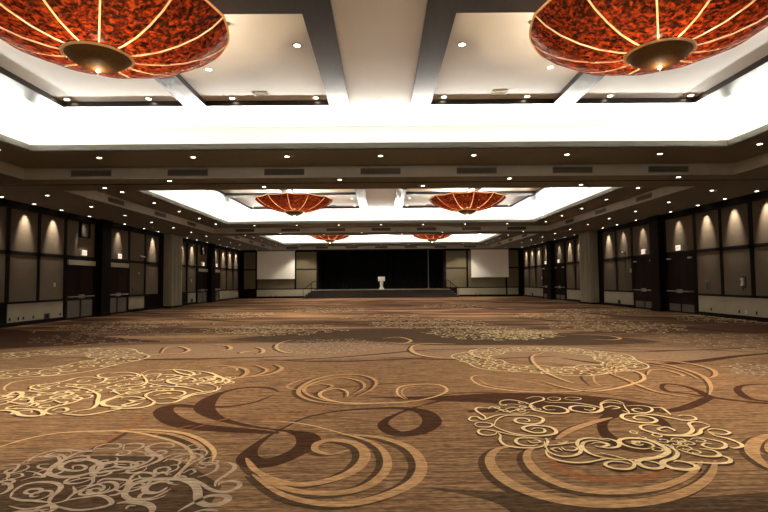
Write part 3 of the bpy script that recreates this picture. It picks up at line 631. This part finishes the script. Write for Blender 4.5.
# curtain: a wide and a narrow drape with a thin pale gap between them
def drape(x0, x1, y, z0, z1, label):
    n = int((x1-x0)*14); mb = MB()
    for side in (0, 1):
        for i in range(n+1):
            x = x0+(x1-x0)*i/n; yy = y+.06*math.sin(i*1.05)+.02*math.sin(i*.37)+side*.02
            mb.v += [(x, yy, z0), (x, yy, z1)]
    for side in (0, 1):
        o_ = side*2*(n+1)
        for i in range(n): a = o_+2*i; mb.f.append((a, a+2, a+3, a+1)); mb.mi.append(0)
    return tag(mb.build('stage_curtain', M['curtain'], smooth=True), label, 'curtain', 'black drapes behind the stage')
drape(-6.1, 4.72, 51.2, .803, 4.70, 'wide black curtain filling most of the stage opening')
drape(4.86, 6.05, 51.2, .803, 4.70, 'narrow black curtain at the right end of the stage')
tag(MB().tube([(4.79, 51.05, .803), (4.79, 51.05, 4.7)], .035).build('curtain_gap_strip', M['edge']), 'thin pale pole standing in for the gap between the two black curtains', 'upright')  # pale tube put in so the curtain gap shows as a pale line
# lectern
l = tag(empty('lectern', (0.0, 47.7, .802)), 'small pale lectern standing at the middle of the stage', 'lectern'); l.scale = (.8, .8, 1)
b = MB(); b.box(-.36, .36, -.26, .26, 0, .05); b.box(-.27, .27, -.2, .2, .05, .16); b.box(-.2, .2, -.15, .15, .16, .22); b.build('base', M['lectern'], l)
b = MB(); b.box(-.17, .17, -.07, .09, .22, .78); b.box(-.2, .2, -.09, -.07, .5, .74); b.build('column', M['lectern'], l)
b = MB(); b.box(-.4, .4, -.25, .25, .78, .86); b.box(-.4, .4, -.27, -.25, .8, 1.16); b.box(-.4, .4, .23, .25, .8, 1.2); b.box(-.4, -.37, -.25, .25, .86, 1.16); b.box(.37, .4, -.25, .25, .86, 1.16); b.build('reading_desk', M['lectern'], l)
# projection screens
for s, side in ((-1, 'left'), (1, 'right')):
    x0, x1 = (-12.08, -8.42) if s < 0 else (8.75, 12.4)
    sc_ = tag(empty('projection_screen', ((x0+x1)/2, YB-.24, 1.84)), 'large white projection screen hanging on the end wall %s of the stage' % side, 'projection screen', 'projection screens')
    h = (x1-x0)/2
    MB().box(-h, h, 0, .012, .03, 2.74).build('screen_surface', M['screen'], sc_)
    MB().box(-h-.02, h+.02, -.02, .04, -.03, .03).build('weight_bar', M['black'], sc_)
    MB().box(-h-.08, h+.08, -.06, .12, 2.74, 2.868).build('roller_case', M['mid'], sc_)

# ------------------------------------------------------------------ chandeliers
prof_b = [(.45, 5.00), (.62, 5.01), (.92, 5.06), (1.20, 5.15), (1.48, 5.28), (1.70, 5.43), (1.86, 5.59)]
def make_chandelier():
    root = empty('chandelier', (0, 0, 0))
    Z0 = 4.78; N = 12
    for k in range(N):
        mb = MB(); a0, a1 = 2*PI*k/N, 2*PI*(k+1)/N; g = .012; m_ = 6
        rows = []
        for r_, z in prof_b:
            row = []
            for j in range(m_+1):
                u = j/m_; x0, y0 = r_*math.cos(a0), r_*math.sin(a0); x1, y1 = r_*math.cos(a1), r_*math.sin(a1)
                gg = g/ max(.2, math.hypot(x1-x0, y1-y0)); uu = gg+(1-2*gg)*u
                x, y = x0+(x1-x0)*uu, y0+(y1-y0)*uu
                # chord bows out a little; the free edge dips between its corners
                bow = 1+.03*math.sin(PI*u); lift = -.05*math.sin(PI*u)*((r_-.45)/1.41)**2
                row.append((x*bow, y*bow, z-Z0+lift))
            rows.append(row)
        i = 0
        for row in rows: mb.v += row
        n = m_+1
        for a in range(len(rows)-1):
            for j in range(m_): q = a*n+j; mb.f.append((q, q+1, q+n+1, q+n)); mb.mi.append(0)
        mb.build('shade_panel', M['shade'], root, smooth=True)
        rb = MB(); ca, sa = math.cos(a0), math.sin(a0); px, py = -sa*.011, ca*.011
        pr = [(r_, z-Z0-.012) for r_, z in prof_b]
        for (r0, z0), (r1, z1) in zip(pr, pr[1:]):
            rb.quad((r0*ca-px, r0*sa-py, z0), (r0*ca+px, r0*sa+py, z0), (r1*ca+px, r1*sa+py, z1), (r1*ca-px, r1*sa-py, z1))
            rb.quad((r0*ca-px, r0*sa-py, z0+.02), (r0*ca+px, r0*sa+py, z0+.02), (r1*ca+px, r1*sa+py, z1+.02), (r1*ca-px, r1*sa-py, z1+.02))
        rb.build('rib', M['rib'], root)
    MB().lathe([(.01, .0), (.15, .02), (.29, .075), (.39, .14), (.445, .20), (.45, .22)], 36).build('bottom_cap', M['cap'], root, smooth=True)
    bt = MB(); bt.lathe([(.445, .195), (.468, .20), (.475, .22), (.468, .235), (.45, .235)], 48)
    for k in range(48): a = 2*PI*k/48; bt.lathe([(.001, -.014), (.010, -.010), (.014, 0), (.010, .010), (.001, .014)], 6, .482*math.cos(a), .482*math.sin(a), .205)
    bt.build('beaded_rim', M['gold'], root, smooth=True)
    rt = MB()
    for k in range(N):
        a0, a1 = 2*PI*k/N, 2*PI*(k+1)/N
        P = []
        for j in range(7):
            u = j/6; x = 1.865*(math.cos(a0)+(math.cos(a1)-math.cos(a0))*u); y = 1.865*(math.sin(a0)+(math.sin(a1)-math.sin(a0))*u)
            bw = 1+.03*math.sin(PI*u); P.append((x*bw, y*bw, .82-.05*math.sin(PI*u)))
        rt.tube(P, .02, 5)
    rt.build('outer_rim', M['rib'], root)
    MB().lathe([(.001, -.03), (.02, -.022), (.028, -.004), (.02, .012), (.01, .02)], 14).build('finial_lamp', M['bulb'], root, smooth=True)
    rod = MB(); rod.tube([(0, 0, .25), (0, 0, 1.0)], .025); rod.lathe([(.02, .93), (.14, .96), (.15, 1.02)], 20)
    for k in range(3): a = 2*PI*k/3; rod.tube([(0, 0, .9), (1.2*math.cos(a), 1.2*math.sin(a), .45)], .01)
    rod.build('hanging_rod', M['gold'], root)
    return root
proto = make_chandelier()
places = [(s*4.21, y) for y in YC for s in (-1, 1)]
lab = ['on the left in the first coffer', 'on the right in the first coffer', 'on the left in the middle coffer', 'on the right in the middle coffer', 'on the left in the last coffer before the stage', 'on the right in the last coffer before the stage']
for i, (x, y) in enumerate(places):
    o = proto if i == 0 else copy_tree(proto)
    o.location = (x, y, 4.78)
    tag(o, 'amber red umbrella-shaped chandelier ' + lab[i], 'chandelier', 'amber bowl chandeliers')
    for nm, z, e, rad in (('chandelier_light', 5.09, 210, .03), ('finial_light', 4.69, 5, .04)):
        m3 = 3 if z > 5 else 1
        ld = bpy.data.lights.new(nm, 'POINT'); ld.energy = e/m3; ld.color = (1, .74, .46); ld.shadow_soft_size = rad
        for k3 in range(m3):
            q = bpy.data.objects.new(nm, ld); C.objects.link(q); r3 = .24 if m3 == 3 else 0; a3 = 2*PI*k3/3+.3
            q.location = (x+r3*math.cos(a3), y+r3*math.sin(a3), z)

for x, y in places:
    ld = bpy.data.lights.new('finial_beam', 'SPOT'); ld.energy = 520; ld.spot_size = 2.1; ld.spot_blend = 1; ld.color = (1, .80, .55); ld.shadow_soft_size = .05
    q = bpy.data.objects.new('chandelier_finial_beam', ld); C.objects.link(q); q.location = (x, y, 4.72)
    ld = bpy.data.lights.new('uplight', 'SPOT'); ld.energy = 110; ld.spot_size = 2.64; ld.spot_blend = .5; ld.color = (1, .97, .92); ld.shadow_soft_size = .15
    for k3 in range(3):
        a3 = 2*PI*k3/3+1.3
        q = bpy.data.objects.new('chandelier_uplight', ld); C.objects.link(q); q.location = (x+.2*math.cos(a3), y+.2*math.sin(a3), 5.18); q.rotation_euler = (PI, 0, 0)
# ------------------------------------------------------------------ downlights
def make_downlight():
    root = empty('downlight', (0, 0, 0))
    MB().lathe([(.058, -.001), (.075, -.008), (.085, -.006), (.086, .0)], 20).build('trim_ring', M['trimring'], root, smooth=True)
    mb = MB(); mb.lathe([(.001, -.003), (.058, -.003)], 20); mb.build('lens', M['lamp'], root)
    return root
dproto = make_downlight(); dused = []
def downlight(x, y, z, label, group, power=0, spot=1.9, col=(1, .88, .72), tilt=None, blend=.6, scale=1):
    o = dproto if not dused else copy_tree(dproto); dused.append(1)
    o.location = (x, y, z); o.scale = (scale,)*3
    tag(o, label, 'downlight', group)
    if power:
        ld = bpy.data.lights.new('spot', 'SPOT'); ld.energy = power; ld.spot_size = spot; ld.spot_blend = blend; ld.color = col; ld.shadow_soft_size = .04
        q = bpy.data.objects.new('downlight_beam', ld); C.objects.link(q); q.location = (x, y, z-.03)
        if tilt: q.rotation_euler = tilt
DP = 42
ORD = ['first', 'second', 'third', 'fourth', 'fifth', 'sixth', 'seventh', 'eighth', 'ninth', 'tenth', 'eleventh', 'twelfth', 'thirteenth', 'fourteenth', 'fifteenth', 'sixteenth']
for i, y in enumerate(YC):
    nm = ['first', 'middle', 'last'][i]
    for s, side in ((-1, 'left'), (1, 'right')):
        for k in range(-2, 3):
            if i == 0 and k < -1: continue
            downlight(s*9.8, y+2.68*k, ZM, '%s downlight from the front in the %s ledge of the %s coffer' % (ORD[k+(1 if i == 0 else 2)], side, nm), 'ledge downlights %s of the %s coffer' % (side, nm), 14)
    for k in range(-3, 4):
        downlight(2.58*k, y+6.3, ZM, '%s downlight from the left in the far ledge of the %s coffer' % (ORD[k+3], nm), 'ledge downlights at the far end of the %s coffer' % nm, 330 if i == 2 else (70 if abs(k) < 3 else 25), 1.9)
    for s, side in ((-1, 'left'), (1, 'right')):
        if i == 2: continue                  # hidden above the second cross beam
        for q_, (x, dy) in enumerate(((7.3, 4.15), (5.4, 4.15), (3.45, 4.15), (1.5, 4.15), (3.45, 2.55), (5.9, 1.2), (1.5, 1.55))):
            downlight(s*x, y+dy, ZR, 'small downlight in the %s coffer, %s half, %s' % (nm, side, ['far corner of the panels', 'second from the outer far corner', 'third from the outer far corner', 'far edge beside the centre beam', 'middle of the panels behind the chandelier', 'outer panel near the cross beam', 'beside the centre beam, middle row'][q_]), 'panel downlights %s half of the %s coffer' % (side, nm), 10)
    for dy in (4.15,) if i < 2 else ():
        downlight(0, y+dy, ZC, 'downlight at the far end of the white centre strip of the %s coffer' % nm, 'centre strip downlights of the %s coffer' % nm, 10)
for i, yb in enumerate((YC[0]+8.43, YC[1]+8.43)):
    nm = ['first', 'second'][i]
    for k in (-1, 0, 1, 2):
        downlight(-1.25+5.2*k, yb-.6, ZL, '%s downlight from the left, front row under the %s cross beam' % (ORD[k+1], nm), 'front row of downlights under the %s cross beam' % nm, DP*.6)
        downlight(1.38+5.2*(k-1), yb+.48, ZL, '%s downlight from the left, back row under the %s cross beam' % (ORD[k+1], nm), 'back row of downlights under the %s cross beam' % nm, DP*.6)
for s, side in ((-1, 'left'), (1, 'right')):
    y = 17.55; n_ = 0
    while y < 48:
        downlight(s*11.75, y, ZL, '%s downlight from the front in the inner soffit row, %s side' % (ORD[n_], side), 'inner soffit row beside the %s wall' % side, 5)
        y += 2.67; n_ += 1
    n_ = 0
    for k, y0, y1 in BAYS:
        if k == 'c' or y0 < 15.5: continue
        ym = (y0+y1)/2; pw = 340; 
        if 27.6 < y0 < 29: pw = 0 if s < 0 else 160
        if k == 'd': pw = 170
        if k == 'd' and s < 0 and y0 < 23: pw = 190
        downlight(s*13.52, ym, ZL, '%s wall-washing downlight from the front beside the %s wall' % (ORD[n_], side), 'wall washers beside the %s wall' % side, pw, .84, (1, .90, .78), (0, s*-.33, 0), .95); n_ += 1

# ------------------------------------------------------------------ vents
def make_vent(w, h, ms, md, n=4):
    root = empty('air_vent', (0, 0, 0))          # lies in the local XZ plane, faces -Y
    f = MB(); t = .018
    f.box(-w/2, w/2, -.015, 0, -h/2, -h/2+t); f.box(-w/2, w/2, -.015, 0, h/2-t, h/2); f.box(-w/2, -w/2+t, -.015, 0, -h/2, h/2); f.box(w/2-t, w/2, -.015, 0, -h/2, h/2)
    f.build('vent_frame', ms, root)
    b = MB(); b.box(-w/2+t, w/2-t, -.004, -.001, -h/2+t, h/2-t); b.build('vent_backing', md, root)
    sl = MB()
    for k in range(n): z = -h/2+t+(h-2*t)*(k+.5)/n; sl.box(-w/2+t, w/2-t, -.012, -.006, z-.008, z+.008)
    sl.build('slats', ms, root)
    return root
vp = make_vent(1.2, .19, M['ventmetal'], M['ventdark']); vused = []
def vent(loc, rot, label, group):
    o = vp if not vused else copy_tree(vp); vused.append(1); o.location = loc; o.rotation_euler = rot; tag(o, label, 'air vent', group)
for i, y in enumerate(YC):
    nm = ['first', 'middle', 'last'][i]
    for k in range(-3, 4):
        vent((2.88*k, y+MY-.022, (ZL+ZM)/2), (0, 0, 0), '%s vent from the left in the far step of the %s coffer' % (ORD[k+3], nm), 'vents in the far step of the %s coffer' % nm)
    for s, side in ((-1, 'left'), (1, 'right')):
        for k in (-1, 0, 1):
            if i == 0: continue
            vent((s*(MX-.022), y+4.0*k-.2, (ZL+ZM)/2), (0, 0, -s*PI/2), '%s slatted vent in the %s step of the %s coffer' % (['nearest', 'middle', 'farthest'][k+1], side, nm), 'vents in the %s step of the %s coffer' % (side, nm))
cv = make_vent(.34, .3, M['ventlight'], M['ventlight'], 3)
first = True
for i, y in enumerate(YC[:2]):
    for s, side in ((-1, 'left'), (1, 'right')):
        o = cv if first else copy_tree(cv); first = False
        o.location = (s*2.72, y+3.87, ZR-.001); o.rotation_euler = (PI/2, 0, 0)
        tag(o, 'small tan square vent %s of centre in the %s coffer' % (side, ['first', 'middle', 'last'][i]), 'air vent')
def sprinkler(x, y, z, label):
    r_ = empty('smoke_detector', (x, y, z))
    MB().lathe([(.01, -.05), (.035, -.045), (.05, -.02), (.065, -.006), (.065, 0)], 18).build('housing', M['trimring'], r_, smooth=True)
    MB().lathe([(.001, -.062), (.018, -.058), (.02, -.045)], 12).build('sensor', M['dark'], r_)
    tag(r_, label, 'detector')
for i, y in enumerate(YC[:2]):
    for s, side in ((-1, 'left'), (1, 'right')):
        sprinkler(s*2.54, y+.75, ZR, 'small round detector in the %s coffer beside the %s chandelier' % (['first', 'middle', 'last'][i], side))

# ------------------------------------------------------------------ things on the walls
def text_part(txt, size, m, parent, loc, rot):
    cu = bpy.data.curves.new('lettering', 'FONT'); cu.body = txt; cu.size = size; cu.extrude = .002; cu.align_x = 'CENTER'; cu.align_y = 'CENTER'
    tmp = bpy.data.objects.new('tmp_text', cu); C.objects.link(tmp)
    bpy.context.view_layer.update()
    me = bpy.data.meshes.new_from_object(tmp.evaluated_get(bpy.context.evaluated_depsgraph_get()))
    bpy.data.objects.remove(tmp); me.materials.clear(); me.materials.append(m)
    o = bpy.data.objects.new('lettering', me); C.objects.link(o); o.parent = parent; o.location = loc; o.rotation_euler = rot; return o
def wallthing(name, s, y, z, label, cat, group=None, d=.03):
    """an Empty on the wall face; local +X points into the room"""
    return tag(empty(name, (s*(XW-d), y, z), 0 if s < 0 else PI), label, cat, group)
EX = [(-1, 23.25, 'on the left wall over the first double doors'), (-1, 26.4, 'on the left wall over the doors after the dark pilaster'), (-1, 38.8, 'on the left wall over the doors beyond the pale pillar'), (-1, 41.9, 'on the left wall over the farthest doors'),
      (1, 23.1, 'on the right wall over the first double doors'), (1, 26.2, 'on the right wall over the doors after the dark pilaster'), (1, 38.8, 'on the right wall over the doors beyond the pale pillar'), (1, 41.9, 'on the right wall over the farthest doors')]
for s, y, wh in EX:
    e = wallthing('exit_sign', s, y, 3.02, 'small lit white exit sign ' + wh, 'exit sign', 'exit signs')
    MB().box(0, .09, -.2, .2, -.13, .13).build('housing', M['whiteplastic'], e)
    MB().box(.09, .095, -.18, .18, -.11, .11).build('face', M['exit'], e)
    text_part('EXIT', .15, M['exitred'], e, (.097, 0, 0), (PI/2, 0, PI/2))
for y, wh in ((23.3, 'over the first double doors'), (38.8, 'over the doors beyond the pale pillar')):
    e = wallthing('wall_grille', -1, y, 3.72, 'dark framed grille high on the left wall ' + wh, 'wall grille', 'dark wall grilles')
    b = MB(); b.box(0, .12, -.36, -.3, 0, .72); b.box(0, .12, .3, .36, 0, .72); b.box(0, .12, -.36, .36, 0, .06); b.box(0, .12, -.36, .36, .66, .72); b.build('frame', M['dark'], e)
    MB().box(0, .02, -.3, .3, .06, .66).build('backing', M['grille'], e)
    b = MB()
    for k in range(6): b.box(.03, .08, -.3, .3, .1+.1*k, .13+.1*k)
    b.build('slats', M['grille'], e)
def outlet(s, y, z, m, label, w=.035, h=.06, n='wall_outlet', cat='outlet'):
    e = wallthing(n, s, y, z, label, cat, d=.035)
    MB().box(0, .012, -w, w, -h, h).build('cover_plate', M[m], e)
    MB().box(.012, .016, -w*.5, w*.5, -h*.55, h*.55).build('socket', M['black' if m != 'black' else 'dark'], e)
for y, wh in ((18.78, 'beside the frame post'), (19.23, 'second from the frame post'), (19.5, 'third from the frame post'), (20.05, 'just before the dark floor box'), (21.72, 'closest to the first doors')):
    outlet(-1, y, .28, 'black', 'small black outlet low on the left wall, ' + wh)
outlet(-1, 20.86, .26, 'black', 'large black connection box low on the left wall before the doors', .17, .12, 'connection_box', 'connection box')
outlet(-1, 21.3, 1.56, 'whiteplastic', 'small white switch on the left wall beside the first doors', .05, .07, 'light_switch', 'switch')
outlet(-1, 28.68, 2.17, 'whiteplastic', 'tiny white sensor on the left wall panel after the second doors', .04, .04, 'wall_sensor', 'sensor')
outlet(-1, 27.9, 1.25, 'black', 'small dark plate on the left wall beside the second doors', .05, .07, 'light_switch', 'switch')
outlet(-1, 36.6, 1.75, 'whiteplastic', 'small white box on the left wall beyond the pale pillar', .06, .08, 'wall_sensor', 'sensor')
outlet(-1, 36.7, .3, 'black', 'black connection box low on the left wall beyond the pale pillar', .2, .14, 'connection_box', 'connection box')
for y, wh in ((21.05, 'closest to the first doors'), (19.4, 'left of the white outlet'), (18.5, 'right of the white outlet')):
    outlet(1, y, .3, 'black', 'small black outlet low on the right wall, ' + wh)
outlet(1, 19.05, .3, 'whiteplastic', 'small white outlet low on the right wall under the wall phone', .04, .06)
outlet(1, 29.2, .27, 'black', 'black connection box low on the right wall after the second doors', .17, .12, 'connection_box', 'connection box')
outlet(1, 46.0, .27, 'black', 'black connection box low on the right wall near the end wall', .2, .14, 'connection_box', 'connection box')
outlet(1, 27.75, 2.06, 'whiteplastic', 'white thermostat box on the right wall beside the second doors', .08, .1, 'thermostat', 'thermostat')
outlet(1, 43.2, 1.75, 'whiteplastic', 'white box on the right wall beside the farthest doors', .09, .12, 'thermostat', 'thermostat')
outlet(1, 21.22, 1.26, 'grille', 'dark square control plate on the right wall beside the first doors', .15, .26, 'control_plate', 'control plate')
ph = wallthing('wall_phone', 1, 19.08, 1.3, 'white wall phone in a dark cradle on the right wall', 'wall phone')
MB().box(0, .04, -.13, .1, -.06, .32).build('cradle', M['black'], ph)
b = MB(); b.box(.04, .09, -.05, .07, .02, .28); b.box(.04, .11, -.06, .08, .22, .3); b.box(.04, .11, -.06, .08, .0, .07); b.build('handset', M['whiteplastic'], ph)
MB().box(0, .02, -.08, .08, .40, .46).build('sign_plate', M['kick'], ph)
MB().tube([(.05, 0, 0), (.05, .02, -.12), (.05, -.05, -.2), (.05, -.03, -.02)], .008).build('cord', M['black'], ph)
for s, y, z, wh in ((-1, 28.8, 3.05, 'left wall after the second doors'), (1, 28.3, 3.05, 'right wall after the second doors')):
    e = wallthing('wall_camera', s, y, z, 'small white camera on a bracket on the ' + wh, 'camera')
    MB().box(0, .02, -.06, .06, -.08, .08).build('bracket', M['black'], e)
    MB().tube([(.02, 0, 0), (.14, 0, .04)], .015).build('arm', M['black'], e)
    MB().tube([(.1, -.16, .09), (.2, .14, .05)], .04).build('body', M['whiteplastic'], e)
    if s > 0: MB().tube([(.03, 0, -.05), (.03, .03, -.4), (.03, 0, -.8)], .012).build('cable', M['black'], e)
for x in (-10.8, -10.3, 9.2, 9.6):
    e = tag(empty('floor_outlet', (x, YB-.04, .24)), '%s one of two low black outlets under the %s screen' % ('left' if x in (-10.8, 9.2) else 'right', 'left' if x < 0 else 'right'), 'outlet', 'outlets under the %s screen' % ('left' if x < 0 else 'right'))
    MB().box(-.05, .05, -.012, 0, -.06, .06).build('cover_plate', M['black'], e)
wd = bpy.data.worlds.new('world'); sc.world = wd; wd.use_nodes = True; wd.node_tree.nodes['Background'].inputs[0].default_value = (0, 0, 0, 1)
